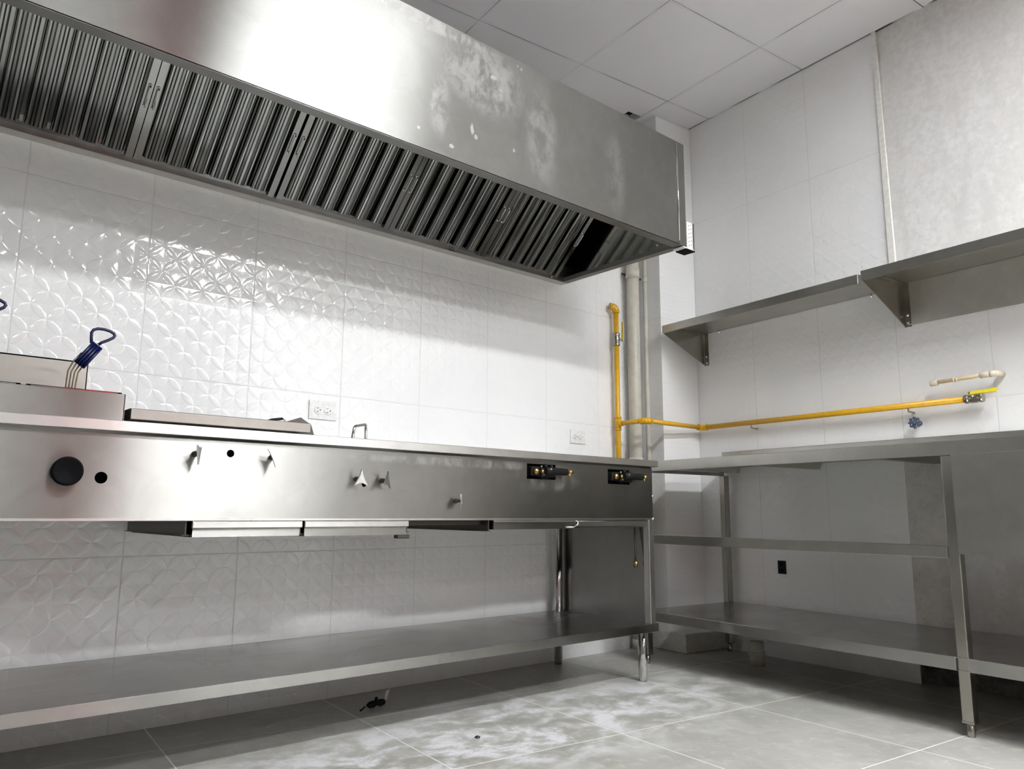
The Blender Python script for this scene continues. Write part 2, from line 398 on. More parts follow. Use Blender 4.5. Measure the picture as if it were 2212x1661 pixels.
m = MB(); m.box((-.008, 1.30, .075), (-.002, 1.452, .93)); struct('trim_2', m, 'cement', 'R')
m = MB(); m.box((0, -.2, 0), (.273, .178, H)); struct('wall_column', m, 'tile_r', 'R')
m = MB(); m.box((0, -.2, 0), (.302, .318, .093), .004); struct('trim_3', m, 'cement', 'R')
m = MB(); m.prism([(-.002, 1.302, H), (-.002, 1.320, H), (-.002, 1.336, 1.60), (-.002, 1.306, 1.60)], (.012, 0, 0)); struct('trim_1', m, 'trimw', 'R')
m = MB(); m.box((XL-.1, YF, 0), (XL, .1, H)); struct('wall_left', m, 'roomwall')
m = MB(); m.box((XL, YF-.1, 0), (.2, YF, H)); struct('wall_front', m, 'roomwall')
m = MB(); m.box((-2.56, -3.75, 0), (-2.26, -3.55, 1.8), .02); struct('red_reflection_block', m, 'reflectred')  # unseen block, added to give the counter steel a red reflection
# ceiling lights, the last one an added fill
def light(x, y, lab, nx=1.18, ny=.20):
    t = thing('ceiling_light', lab, 'ceiling light', (x, y, H), 'B')
    t.rotation_euler = (0, 0, -RW*1.0)
    m = MB(); a, b = nx/2, ny/2
    for lo, hi in (((-a, -b, -.03), (a, -b+.015, 0)), ((-a, b-.015, -.03), (a, b, 0)), ((-a, -b, -.03), (-a+.015, b, 0)), ((a-.015, -b, -.03), (a, b, 0))):
        m.box((lo[0]+x, lo[1]+y, lo[2]+H), (hi[0]+x, hi[1]+y, hi[2]+H))
    part('light_frame', m, 'lampf', t)
    m = MB(); m.box((x-a+.015, y-b+.015, H-.024), (x+a-.015, y+b-.015, H-.004)); part('diffuser', m, 'lamp', t)
light(-3.22, -2.78, 'batten ceiling light nearest the camera', 1.18, .08)
light(-1.68, -2.80, 'batten ceiling light in front of the right table')
light(-1.20, -4.35, 'batten ceiling light farther back in the room, right side', 1.18, .30)
light(-3.3, -6.0, 'added unseen fill light at the far end of the room', 1.18, .14)  # invented lamp with no known source, added as fill from the rear
# ================================================================== extractor hood
XR = -.895; XH = -4.75; HZ = 1.807; HT = 2.276; HY = -.767
hood = thing('extractor_hood', 'long brushed stainless steel extractor hood above the cooking counter', 'range hood', (-2.9, -.38, HZ))
m = MB(); m.box((XH, HY, HZ), (XR-.052, HY+.004, HT)); part('front_panel', m, 'hood', hood)
m = MB(); m.box((XR-.050, HY-.0015, HZ), (XR, HY+.004, HT), .0015); m.box((XR-.004, HY, HZ), (XR, -.002, HT)); m.box((XR-.052, HY-.004, HZ+.01), (XR-.049, HY+.001, HT-.006), 0)
part('end_panel', m, 'hood', hood)
m = MB()
m.box((XH, HY, HZ-.001), (XR, HY+.040, HZ+.003)); m.box((XH, HY+.037, HZ), (XR-.03, HY+.040, HZ+.03))
m.box((XR-.035, HY+.04, HZ-.001), (XR, -.04, HZ+.003)); m.box((XR-.036, HY+.04, HZ), (XR-.033, -.04, HZ+.02))
part('bottom_rim', m, 'hood', hood)
m = MB(); m.box((XH, -.045, HZ-.001), (XR, -.002, HZ+.003)); m.box((XH, -.048, HZ-.001), (XR, -.044, HZ+.022)); m.box((XH, -.006, HZ), (XR, -.002, HZ+.10)); part('grease_trough', m, 'top', hood)
m = MB()                                                # inside: end liner, top and back
m.box((XR-.012, HY+.01, HZ+.006), (XR-.006, -.01, HT-.01)); part('inner_end_liner', m, 'hoodin', hood)
m = MB(); m.box((XH, HY+.006, HT-.010), (XR-.014, -.009, HT-.004)); m.box((XH, -.008, HZ+.10), (XR, -.002, HT)); m.box((XH, HY+.004, HZ+.03), (XR-.05, HY+.008, HT-.012)); part('canopy_shell', m, 'void', hood)  # inner shell coloured near black for the shade inside the hood
m = MB(); m.box((XH, HY+.004, HT-.003), (XR-.004, -.002, HT)); part('top_panel', m, 'hood', hood)
m = MB(); m.sweep([(XR-.051, HY-.002, HZ+.015), (XR-.051, HY-.002, HT-.008)], .0035, 10); part('seam_bead', m, 'polished', hood)
m = MB(); m.box((XH, HY, HZ), (XH+.004, -.002, HT)); part('left_end_panel', m, 'hood', hood)
for x, y in ((-1.02, -.06), (-1.0, HY+.075)):           # rivets with bright heads near the right rim
    m = MB(); m.lathe((x, y, HZ+.003), (0, 0, -1), [(-.002, .005), (.002, .004), (.004, .001)], 10); part('rivet', m, 'screwm', hood)
m = MB()
m.box((XR+.001, HY-.004, HZ-.005), (XR+.044, HY+.002, HZ+.115), .001); m.box((XR+.04, HY-.004, HZ-.005), (XR+.044, HY+.06, HZ+.115))
m.box((XR-.03, HY-.006, HZ-.010), (XR+.044, HY+.05, HZ-.005))
br = part('corner_bracket', m, 'whitem', hood, 'small white perforated bracket at the hood corner')
m = MB()
for k in range(6):
    z = HZ+.008+.018*k
    m.lathe((XR+.014, HY-.0035, z), (0, -1, 0), [(0, .0028), (.0012, .0026)], 8); m.lathe((XR+.029, HY-.0035, z+.006), (0, -1, 0), [(0, .0028), (.0012, .0026)], 8)
part('bracket_hole', m, 'slot', br)
m = MB(); m.box((XR+.044, HY-.004, HZ-.005), (XR+.050, HY+.06, HZ+.115)); m.box((XR-.01, HY-.007, HZ-.0145), (XR+.05, HY+.05, HZ-.010)); part('shadow_edge', m, 'black', br)  # black strips stand in for the shadow line along the bracket
# baffle filters: slope from the rear trough up to the front of the canopy
AL = math.radians(43); fz = Vector((0, -math.cos(AL), math.sin(AL))); fnrm = Vector((0, -math.sin(AL), -math.cos(AL)))
P0 = Vector((0, -.05, HZ+.018)); FL = .50; FW = .482
def make_filter(x0, lab):
    t = thing('baffle_filter', lab, 'hood filter', (x0+FW/2, P0.y, P0.z), group='baffle grease filters in the hood')
    def q(u, v, d): return Vector((x0+u, P0.y, P0.z)) + fz*v + fnrm*d
    def slab(m, u0, u1, v0, v1, d0, d1): m.prism([q(u0, v0, d0), q(u1, v0, d0), q(u1, v1, d0), q(u0, v1, d0)], fnrm*(d1-d0))
    m = MB(); slab(m, 0, .022, 0, FL, -.03, .012); slab(m, FW-.022, FW, 0, FL, -.03, .012); slab(m, .022, FW-.022, 0, .012, -.03, -.002); slab(m, .022, FW-.022, FL-.012, FL, -.03, .012)
    part('filter_frame', m, 'frame', t)
    nb = 6; pw = (FW-.044)/nb
    for k in range(nb):
        c = .022+pw*(k+.5); hw_ = pw*.405; m = MB()
        fl = [(-1, -.004), (-.93, .004), (-.78, .0085), (-.62, .0085), (-.55, .0045), (-.47, .0095), (-.28, .0105), (-.2, .0065), (-.12, .0110), (.12, .0115), (.2, .0075), (.28, .0105), (.47, .0095), (.55, .0045), (.62, .0085), (.78, .0085), (.93, .004), (1, -.004)]
        prof = [(-hw_, -.020)]+[(a*hw_, b) for a, b in fl]+[(hw_, -.020), (hw_-.002, -.020), (hw_-.003, -.006), (0, .002), (-hw_+.003, -.006), (-hw_+.002, -.020)]
        m.prism([q(c+a, .012, d) for a, d in prof], fz*(FL-.024))
        o = part('baffle', m, 'baffle', t)
    m = MB()
    for k in range(nb+1):
        c = .022+pw*k; hw_ = pw*.22
        m.prism([q(c+a, .012, d) for a, d in ((-hw_, -.016), (-hw_, -.030), (hw_, -.030), (hw_, -.016), (hw_-.002, -.016), (hw_-.002, -.028), (-hw_+.002, -.028), (-hw_+.002, -.016))], fz*(FL-.024))
    part('rear_baffle', m, 'baffle', t)
    m = MB(); slab(m, .003, FW-.003, .003, FL-.003, -.034, -.031); part('shade_backing', m, 'void', t)  # near-black sheet paints the shade between the baffles
    for s_ in (.011, FW-.011):
        m = MB(); v = .22
        pts = [q(s_, v-.035, .010), q(s_, v-.035, .020), q(s_, v-.03, .024), q(s_, v+.03, .024), q(s_, v+.035, .020), q(s_, v+.035, .010)]
        m.sweep(pts, .0022, 8); m.lathe(q(s_, v-.035, .012), fnrm, [(0, .0055), (.002, .0055), (.003, .003)], 10); m.lathe(q(s_, v+.035, .012), fnrm, [(0, .0055), (.002, .0055), (.003, .003)], 10)
        part('filter_handle', m, 'chrome', t)
    return t
names_ = ['rightmost, beside the black gap', 'second from the right end', 'third from the right, right of the wide joint', 'fourth from the right, left of the wide joint', 'fifth from the right, below the hood shine', 'farthest left, cut by the photo edge']
fx0 = [-1.463, -1.948, -2.433, -2.926, -3.411, -3.896, -4.381]
f0 = None
for i, x in enumerate(fx0):
    lab = 'ribbed steel baffle filter in the hood, ' + (names_[i] if i < 6 else 'beyond the left photo edge')
    if f0 is None: f0 = make_filter(x, lab)
    else:
        c = copy_tree(f0); c.location.x = x+FW/2; c['label'] = lab
# ================================================================== cooking counter
CX0, CX1 = -4.7, -.918; PX1 = -.940; CY = -.603; PY = -.586; TZ = .895
ct = thing('cooking_counter', 'long stainless steel cooking counter with black burner controls, against the tiled back wall', 'kitchen counter', (-2.7, -.32, 0))
m = MB()
m.box((CX0, CY, TZ-.0265), (CX1, CY+.004, TZ), .0012); m.box((CX0, CY+.004, TZ-.004), (CX1, -.03, TZ)); m.box((CX1-.004, CY+.004, TZ-.0265), (CX1, -.03, TZ-.004)); m.box((CX0, CY+.004, TZ-.0265), (CX1, CY+.014, TZ-.0250))
part('worktop', m, 'top', ct)
m = MB(); m.box((CX0, PY, .655), (PX1, PY+.003, TZ-.033)); 
pan = part('control_panel', m, 'panel', ct)
k = MB()
for x, z, r in ((-3.056, .753, .0145), (-2.741, .829, .0105), (-2.324, .757, .0078)): k.lathe((x, PY-.02, z), (0, 1, 0), [(0, r), (.05, r)], 28)
k.box((-1.653, PY-.02, .796), (-1.508, PY+.03, .852)); k.box((-1.217, PY-.02, .790), (-1.085, PY+.03, .849))
cut(pan, k)
m = MB(); m.box((CX0, PY-.003, .648), (PX1, PY+.03, .655), .001); m.box((CX0, PY+.027, .648), (PX1, PY+.03, .66)); part('panel_flange', m, 'top', ct)
m = MB(); m.box((CX0, PY+.05, .66), (PX1-.02, PY+.056, TZ-.03)); part('inner_shade_sheet', m, 'void', ct)  # near-black sheet paints the shade behind the panel's gap and openings
m = MB(); m.box((PX1-.004, PY+.003, .655), (PX1, -.03, TZ-.005)); part('end_panel', m, 'panel', ct)
m = MB(); m.box((PX1-.012, PY+.02, .205), (PX1-.008, -.045, .655)); part('side_sheet', m, 'side', ct)
m = MB(); m.box((PX1-.030, PY-.003, .195), (PX1+.001, PY+.03, .648), .002); m.box((PX1-.034, PY-.001, .232), (PX1-.030, PY+.003, .645)); part('front_upright', m, 'top', ct)
for z in (.652, .745):
    m = MB(); m.lathe((PX1-.003, PY-.003, z), (0, -1, 0), [(0, .006), (.004, .006), (.005, .003)], 12); part('screw', m, 'screwm', ct)
m = MB(); SZ = .2314
m.box((CX0, CY, SZ-.032), (PX1+.002, CY+.003, SZ), .001); m.box((CX0, CY+.003, SZ-.003), (PX1+.002, -.035, SZ)); m.box((PX1-.001, CY+.003, SZ-.032), (PX1+.002, -.035, SZ-.003)); m.box((CX0, -.038, SZ-.03), (PX1, -.035, SZ))
part('undershelf', m, 'shelf', ct)
for x, y, zt in ((-.972, -.543, SZ-.003), (-4.4, -.543, SZ-.003)):
    m = MB(); m.lathe((x, y, 0), (0, 0, 1), [(0, .0165), (.02, .0165), (.022, .0185), (zt, .0185)], 24); part('leg', m, 'polished', ct)
for x in (-.985, -4.4):
    m = MB(); m.lathe((x, -.062, 0), (0, 0, 1), [(0, .0165), (.02, .0165), (.022, .0195), (.66, .0195)], 24); part('leg', m, 'polished', ct)
# crumb trays and their rails
def tray(x0, x1, z0, z1, lip, lab, dz=0, depth=.55, face=PY-.006, tmat='panel'):
    t = thing('drip_tray', lab, 'drip tray', ((x0+x1)/2, face+.2, z1), group='drip trays under the control panel')
    m = MB(); m.box((x0+.004, face+.006, z0), (x1-.004, face+.009, z1)); m.box((x0+.004, face+.009, z0), (x1-.004, face+depth, z0+.002)); m.box((x0+.004, face+.009, z0), (x0+.006, face+depth, z1)); m.box((x1-.006, face+.009, z0), (x1-.004, face+depth, z1)); m.box((x0+.004, face+depth-.002, z0), (x1-.004, face+depth, z1))
    part('tray_pan', m, tmat, t)
    m = MB(); m.box((x0, face-.004, z1-lip), (x1, face+.006, z1), .0015); part('tray_lip', m, 'top', t)
    return t
tray(-2.832, -2.524, .606, .647, .018, 'shallow steel drip tray under the control panel, left of the two side by side')
tray(-2.517, -2.163, .604, .647, .018, 'shallow steel drip tray under the control panel, right of the two side by side')
tray(-1.812, -1.405, .616, .647, .006, 'steel drip tray below the left burner valve, right of the dark rail gap')
for x in (-2.842, -2.522, -2.158, -1.822):
    m = MB(); m.box((x-.002, PY+.01, .612), (x+.002, -.05, .655)); m.box((x-.009, PY+.01, .610), (x+.009, -.05, .6125)); part('tray_rail', m, 'darksteel', ct)
m = MB(); m.box((-2.155, PY+.045, .632), (-1.826, PY+.048, .655)); part('cross_bar', m, 'darksteel', ct)
m = MB(); m.box((-1.80, PY+.0005, .618), (-.975, PY+.018, .648), .006, seg=3); part('front_rail', m, 'polished', ct)
m = MB(); m.sweep([(-1.46, PY-.003, .622), (-1.425, PY-.011, .621), (-1.405, PY-.013, .630), (-1.402, PY-.012, .642), (-1.415, PY-.006, .646)], .0035, 8); part('tray_catch', m, 'polished', ct)
m = MB(); m.box((-2.20, PY-.004, .592), (-2.155, PY+.02, .604), .002); part('tray_stop', m, 'darksteel', ct)
# fittings on the panel
t = thing('thermostat_dial', 'large round black dial knob at the left of the counter front', 'control knob', (-3.135, PY, .765))
m = MB(); m.lathe((-3.135, PY, .765), (0, -1, 0), [(0, .018), (.012, .018), (.014, .0335), (.026, .0345), (.031, .0325), (.0325, .0295), (.0315, .0280), (.0320, .008), (.0310, .006), (.0310, .0002)], 48)
part('dial', m, 'black', t)
def tri_handle(x, z, ang, tilt, lab, size=.047, conc=.12):
    """triangular chromed valve key on a stub, ang = where its point aims (0 = up), tilt turns it edge-on"""
    t = thing('burner_valve_key', lab, 'valve handle', (x, PY, z))
    m = MB(); m.lathe((x, PY-.001, z), (0, -1, 0), [(0, .008), (.006, .008), (.008, .0045), (.022, .0045)], 14); part('stem', m, 'darksteel', t)
    m = MB(); h = size*1.05; hwid = size*.52
    pts = [(-hwid, -h*.42)]
    for i in range(1, 8): pts.append((-hwid+2*hwid*i/8, -h*.42+conc*math.sin(PI*i/8)*h))
    pts += [(hwid, -h*.42)]
    for i in range(1, 8): f = i/8; pts.append((hwid*(1-f)-conc*math.sin(PI*f)*hwid*.8, -h*.42+h*f))
    pts.append((0, h*.58))
    for i in range(1, 8): f = 1-i/8; pts.append((-hwid*(1-f)+conc*math.sin(PI*f)*hwid*.8, -h*.42+h*f))
    R = Matrix.Rotation(tilt, 3, 'Z') @ Matrix.Rotation(ang, 3, 'Y')
    o3 = Vector((x, PY-.028, z)); vec = R @ Vector((0, -.005, 0))
    m.prism([o3 + R @ Vector((a, 0, b)) for a, b in pts], vec); part('key_plate', m, 'keychrome', t)
    return t
tri_handle(-2.838, .822, PI, 1.05, 'chrome triangular valve key turned edge-on, left of the upper round hole')
tri_handle(-2.625, .824, PI, .0, 'chrome triangular valve key pointing down, right of the upper round hole')
tri_handle(-2.352, .772, 0, .10, 'chrome triangular valve key pointing up, left of the small hole', conc=.18)
tri_handle(-2.262, .770, .12, .55, 'dull chrome triangular valve key, right of the small hole', conc=.18)
tri_handle(-1.975, .712, .3, 1.0, 'lone narrow valve key low on the panel between the keys and the gas valves', size=.038)
def gas_valve(x, z, lab):
    t = thing('gas_valve', lab, 'gas valve', (x, PY, z))
    m = MB(); m.box((x+.045, PY-.022, z-.022), (x+.118, PY+.02, z+.012), .005, seg=2)
    m.lathe((x+.06, PY-.024, z+.0), (1, 0, 0), [(0, .015), (.03, .015), (.034, .0135), (.110, .0135), (.113, .011)], 18)
    m.box((x+.005, PY-.012, z-.018), (x+.06, PY+.02, z+.016), .004); m.lathe((x+.066, PY-.02, z+.012), (0, -.3, 1), [(0, .008), (.012, .008), (.014, .004)], 12); m.lathe((x+.095, PY-.02, z+.010), (0, -.3, 1), [(0, .007), (.010, .007), (.012, .003)], 12)
    part('valve_body', m, 'blackm', t)
    m = MB(); m.lathe((x+.024, PY-.010, z-.002), (-.1, -1, 0), [(0, .012), (.010, .012), (.013, .009), (.015, .005), (.016, .001)], 16); m.lathe((x+.050, PY-.016, z-.002), (0, -1, 0), [(0, .0075), (.009, .0075), (.011, .005), (.012, .001)], 14); part('brass_nut', m, 'brass', t, 'brass nuts')
    m = MB(); m.lathe((x+.172, PY-.024, z), (1, 0, 0), [(0, .009), (.008, .009), (.009, .006), (.014, .006), (.016, .010), (.020, .010), (.022, .004), (.038, .003), (.040, .001)], 14); m.lathe((x+.185, PY-.024, z-.006), (.3, 0, -1), [(0, .004), (.012, .005), (.014, .002)], 10); part('brass_injector', m, 'brass', t, 'brass injector tip')
    for o_, ax_, rr, hh in (((x+.045, PY-.02, z+.013), (0, -.6, 1), .0035, .006), ((x+.08, PY-.034, z+.006), (0, -1, .4), .003, .004), ((x+.055, PY-.02, z-.013), (0, -1, 0), .003, .006)):
        m = MB(); m.lathe(o_, ax_, [(0, rr), (hh, rr)], 10); part('valve_screw', m, 'screwm', t)
gas_valve(-1.645, .826, 'black gas valve with brass tip in the counter front, left one, nearer the middle')
gas_valve(-1.208, .822, 'black gas valve with brass tip at the right end of the counter front')
# hanging gas tube under the counter end
t = thing('gas_tube', 'thin tube with a brass end hanging under the right end of the counter', 'gas tube', (-.985, -.52, .62))
m = MB(); m.sweep([(-.980, -.52, .635), (-.981, -.521, .58), (-.984, -.524, .53), (-.985, -.525, .478)], .0042, 8); m.sweep([(-.968, -.51, .635), (-.972, -.516, .57), (-.978, -.522, .50), (-.980, -.524, .480)], .0028, 8); part('tube', m, 'darksteel', t)
m = MB(); m.lathe((-.984, -.525, .482), (0, 0, -1), [(0, .005), (.006, .006), (.008, .0105), (.022, .0105), (.024, .008), (.030, .008), (.032, .005)], 6); part('brass_nut', m, 'brass', t)
# ================================================================== fryer on the counter
FX0, FX1, FY0, FY1 = -3.95, -3.008, -.552, -.12
fr = thing('deep_fryer', 'stainless steel countertop fryer with a raised back plate at the left end of the counter', 'fryer', (-3.48, -.34, TZ))
m = MB(); m.box((FX0, FY0, TZ), (FX1, FY0+.003, .968), .001); m.box((FX1-.003, FY0, TZ), (FX1, FY1, .968)); m.box((FX0, FY1-.003, TZ), (FX1, FY1, .968)); m.box((FX0, FY0, TZ), (FX0+.003, FY1, .968)); m.box((FX0, FY0, TZ), (FX1, FY1, TZ+.002))
part('casing', m, 'panel', fr)
m = MB(); m.box((FX0, -.125, .968), (FX1-.004, -.118, 1.112)); m.box((FX1-.007, -.125, .968), (FX1-.004, -.09, 1.112)); m.box((FX0, -.125, 1.108), (FX1-.004, -.09, 1.112)); part('back_plate', m, 'plate', fr)
for x0, x1 in ((-3.90, -3.236), (-3.226, -3.012)):
    m = MB()
    for lo, hi in (((x0, FY0+.02, .966), (x1, FY0+.034, .974)), ((x0, FY1-.03, .966), (x1, FY1-.016, .974)), ((x0, FY0+.02, .966), (x0+.012, FY1-.016, .974)), ((x1-.012, FY0+.02, .966), (x1, FY1-.016, .974))): m.box(lo, hi, .0015)
    part('tank_rim', m, 'polished', fr)
def basket(bx, by, lab):
    t = thing('fry_basket', lab, 'fryer basket', (bx, by, .93))
    m = MB(); w2, d2 = .055, .11
    for z in (.91, .935, .960):
        m.sweep([(bx-w2, by-d2, z), (bx+w2, by-d2, z), (bx+w2, by+d2, z), (bx-w2, by+d2, z)], .0014, 6, closed=True)
    for i in range(9):
        y = by-d2+2*d2*i/8; m.sweep([(bx-w2, y, .96), (bx-w2, y, .91), (bx+w2, y, .91), (bx+w2, y, .96)], .001, 5)
    for i in range(5):
        x = bx-w2+2*w2*i/4; m.sweep([(x, by-d2, .96), (x, by-d2, .91), (x, by+d2, .91), (x, by+d2, .96)], .001, 5)
    part('wire_mesh', m, 'wire', t)
    # handle: measured on the plane y = by
    ox = bx + .0
    m = MB()
    for i in range(4):
        f = i/3; dx = .0165*i*.62
        m.sweep([(ox+.002+dx*.7, by+.012*f, .962), (ox+.000+dx*.8, by+.014*f, .992), (ox+.0015+dx*.9, by+.016*f, 1.044), (ox+.013+dx, by+.018*f, 1.074), (ox+.030+dx, by+.02*f, 1.098)], .0020, 8)
    part('handle_wire', m, 'wire', t)
    g = MB()                                             # ribbed grip between the wires and the loop
    a0 = Vector((ox+.014, by, 1.072)); a1 = Vector((ox+.055, by, 1.133)); ax = (a1-a0).normalized(); sd = Vector((ax.z, 0, -ax.x))
    for i in range(4):
        p = a0+sd*(.0035+.0088*i)*.9; q_ = a1+sd*(.0035+.0088*i)*.9; g.sweep([p, p+(q_-p)*.5, q_], .0042, 10)
    g.prism([a0+sd*.002, a1+sd*.002, a1+sd*.028, a0+sd*.028], (0, .003, 0))
    part('grip', g, 'blue', t)
    lp = [(.052, 1.128), (.0505, 1.145), (.0500, 1.158), (.054, 1.166), (.064, 1.171), (.080, 1.172), (.096, 1.169), (.106, 1.164), (.109, 1.158), (.105, 1.151), (.092, 1.142), (.078, 1.134), (.070, 1.127)]
    g = MB(); g.sweep([(ox+a, by+.002, b) for a, b in lp], .0042, 10); part('grip_loop', g, 'blue', t)
    return t
basket(-3.108, -.35, 'fryer basket with blue handle standing up in the fryer, fully in view')
basket(-3.372, -.35, 'fryer basket whose blue handle loop shows at the left photo edge').location.z += .040
# ================================================================== griddle, scraper, lid
t = thing('griddle', 'low steel griddle plate lying on the counter right of the fryer', 'griddle', (-2.73, -.35, TZ))
m = MB(); m.box((-2.992, -.548, .906), (-2.490, -.544, .9345), .0015); m.box((-2.992, -.544, .906), (-2.490, -.12, .914)); m.box((-2.992, -.544, .9145), (-2.988, -.12, .9345)); m.box((-2.494, -.544, .9145), (-2.490, -.12, .9345)); m.box((-2.992, -.124, .9145), (-2.490, -.12, .9345))
part('plate', m, 'griddle', t)
for x in (-2.96, -2.52):
    for y in (-.50, -.16):
        m = MB(); m.lathe((x, y, TZ), (0, 0, 1), [(0, .012), (.011, .012)], 12); part('foot', m, 'black', t)
single('dark_side_strip', MB().prism([(-3.001, -.52, TZ), (-3.001, -.15, TZ), (-3.001, -.15, .935), (-3.001, -.35, .965), (-3.001, -.47, .948)], (.006, 0, 0)), 'blackm', 'dark strip between the fryer and the griddle', 'dark_strip', (-3.0, -.35, TZ))  # upright black piece forming a dark strip beside the griddle
t = thing('griddle_scraper', 'dark griddle scraper lying on the griddle at its right end', 'scraper', (-2.5, -.40, .914))
m = MB(); m.prism([(-2.560, -.396, .9145), (-2.538, -.396, .9375), (-2.451, -.396, .9695), (-2.414, -.396, .9485), (-2.402, -.396, .9145)], (0, .014, 0)); part('blade', m, 'darksteel', t)
m = MB(); m.sweep([(-2.570, -.40, .9460), (-2.548, -.40, .9535), (-2.520, -.40, .9585), (-2.514, -.40, .9595)], [.003, .0045, .0045, .004], 10); part('handle', m, 'blackm', t)
m = MB(); m.sweep([(-2.514, -.40, .9595), (-2.507, -.40, .957), (-2.502, -.398, .950), (-2.500, -.396, .945)], .0028, 8); part('shank', m, 'chrome', t)
t = thing('pan_lid', 'flat steel lid with a bent tube handle sunk in the counter below the left outlet', 'lid', (-2.24, -.38, TZ))
m = MB(); m.box((-2.42, -.52, TZ), (-2.05, -.2, TZ+.004), .001); part('lid_plate', m, 'top', t)
A, B_, C_, D_ = (-2.284, -.43, TZ+.004), (-2.278, -.43, .951), (-2.206, -.38, .968), (-2.203, -.38, TZ+.004)
m = MB(); m.sweep([A]+arc(A, B_, C_, .014)+arc(B_, C_, D_, .010)+[D_], .0048, 12); part('handle', m, 'polished', t)
# ================================================================== outlets on the back wall
def outlet(x, z, w2, h2, lab, sp, sc=1.0):
    t = thing('wall_outlet', lab, 'electrical outlet', (x, 0, z))
    m = MB(); m.box((x-w2, -.006, z-h2), (x+w2, 0, z+h2), .002, seg=2); part('cover_plate', m, 'outlet', t)
    for s_ in (-1, 1):
        c = x+s_*sp; m = MB(); m.lathe((c, -.006, z), (0, -1, 0), [(0, .0165*sc), (.002, .0165*sc), (.0025, .0155*sc)], 24); f = part('socket_face', m, 'outlet', t)
        m = MB()
        for dx, dz, a, b in ((-.004, .0072, .0035, .0012), (-.004, -.0072, .0035, .0014), (.0072, 0, .0022, .0022)): m.box((c+(dx-a)*sc, -.0092, z+(dz-b)*sc), (c+(dx+a)*sc, -.0083, z+(dz+b)*sc))
        part('socket_slots', m, 'slot', f)
    m = MB(); m.lathe((x, -.006, z), (0, -1, 0), [(0, .0025), (.001, .0022)], 10); part('screw', m, 'screwm', t)
outlet(-2.175, 1.054, .058, .036, 'white double wall outlet above the griddle, left one of two', .0205)
outlet(-.787, 1.048, .053, .035, 'white double wall outlet above the right end of the counter', .0195, .9)
# ================================================================== gas line
g = thing('gas_pipe', 'yellow painted gas pipe rising by the corner and running along the right wall', 'gas pipe', (-.53, -.04, 0))
GZ = 1.13; rx, ry = -.530, -.042
Tt = Vector((rx, ry, GZ)); E1 = Vector((rx-.006, -.234, GZ)); E2 = W(.035, .232, GZ); E3 = W(.045, 1.60, GZ-.004)
m = MB(); m.sweep([(rx+.002, ry, .70), (rx, ry, GZ), (rx-.002, ry, 1.74)], .0135, 16); part('riser', m, 'yellow', g)
m = MB(); m.sweep([Tt, E1], .0115, 14); part('branch', m, 'yellow', g)
m = MB(); m.sweep([E1, E2], .0115, 14); part('corner_run', m, 'yellow', g)
m = MB(); m.sweep([E2, E3], .0130, 16); part('wall_run', m, 'yellow', g)
m = MB(); m.sweep([(rx, ry, GZ-.035), (rx, ry, GZ-.028)], .0185, 16); m.sweep([(rx, ry, GZ-.03), (rx, ry, GZ+.03)], .0165, 16); m.sweep([(rx, ry, GZ+.028), (rx, ry, GZ+.035)], .0185, 16); m.sweep([Tt, Tt+(E1-Tt).normalized()*.03], .0155, 16); part('tee_fitting', m, 'yellow', g)
def elbow(P, A, B, r):
    m = MB(); P, A, B = Vector(P), Vector(A), Vector(B); a = P+(A-P).normalized()*.034; b = P+(B-P).normalized()*.034
    m.sweep(arc(a, P, b, .026, 8), r, 16); m.sweep([a, a+(P-a)*.22], r+.002, 16); m.sweep([b, b+(P-b)*.22], r+.002, 16); return m
part('elbow_fitting', elbow(E1, Tt, E2, .0155), 'yellow', g); part('elbow_fitting', elbow(E2, E1, E3, .0155), 'yellow', g)
top = Vector((rx-.002, ry, 1.752)); part('elbow_fitting', elbow(top, (rx-.002, ry, 1.5), (rx-.05, ry+.030, 1.752), .018), 'yellow', g)
m = MB(); m.lathe((rx-.028, ry+.014, 1.752), (-.85, .5, 0), [(0, .0145), (.008, .0145)], 16); part('end_plug', m, 'nickel', g)
def ball_valve(o, ax, side, lever, lab, fr='B'):
    """o = centre, ax = along the pipe, side = towards the stem, lever = lever direction"""
    o, ax, side, lever = Vector(o), unit(ax), unit(side), unit(lever)
    t = thing('ball_valve', lab, 'valve', o)
    m = MB(); m.lathe(o-ax*.034, ax, [(0, .0185), (.014, .0185), (.016, .0155), (.022, .0185), (.046, .0185), (.052, .0155), (.054, .0185), (.068, .0185)], 8); part('valve_body', m, 'nickel', t)
    m = MB(); m.lathe(o+side*.012, side, [(0, .008), (.012, .008), (.013, .0045), (.020, .0045), (.0205, .008), (.025, .008)], 12); part('stem_nut', m, 'chrome', t)
    m = MB(); wv = lever.cross(side).normalized(); b = o+side*.033
    m.prism([b-lever*.008-wv*.008, b-lever*.008+wv*.008, b+lever*.030+wv*.007, b+lever*.095+wv*.009, b+lever*.102, b+lever*.095-wv*.009, b+lever*.030-wv*.007], side*.004); part('lever', m, 'yellow2', t)
    return t
ball_valve((rx-.001, ry, 1.575), (0, 0, 1), (.93, -.35, 0), (.02, -.02, 1), 'ball valve with upright yellow lever on the gas riser by the corner')
o2 = W(.045, 1.622, GZ-.003); ball_valve(o2, E_, Vector(N_)*.85+Vector((0, 0, .5)), Vector(E_)+Vector((0, 0, .02)), 'ball valve with yellow lever closing the end of the gas pipe on the right wall')
for s_ in (.56, 1.36):
    a = W(.046, s_, GZ-.016); m = MB(); m.sweep([a, a+Vector((0, 0, -.012)), W(.01, s_, GZ-.03), W(.0, s_, GZ-.03)], .004, 8); part('pipe_clip', m, 'nickel', g)
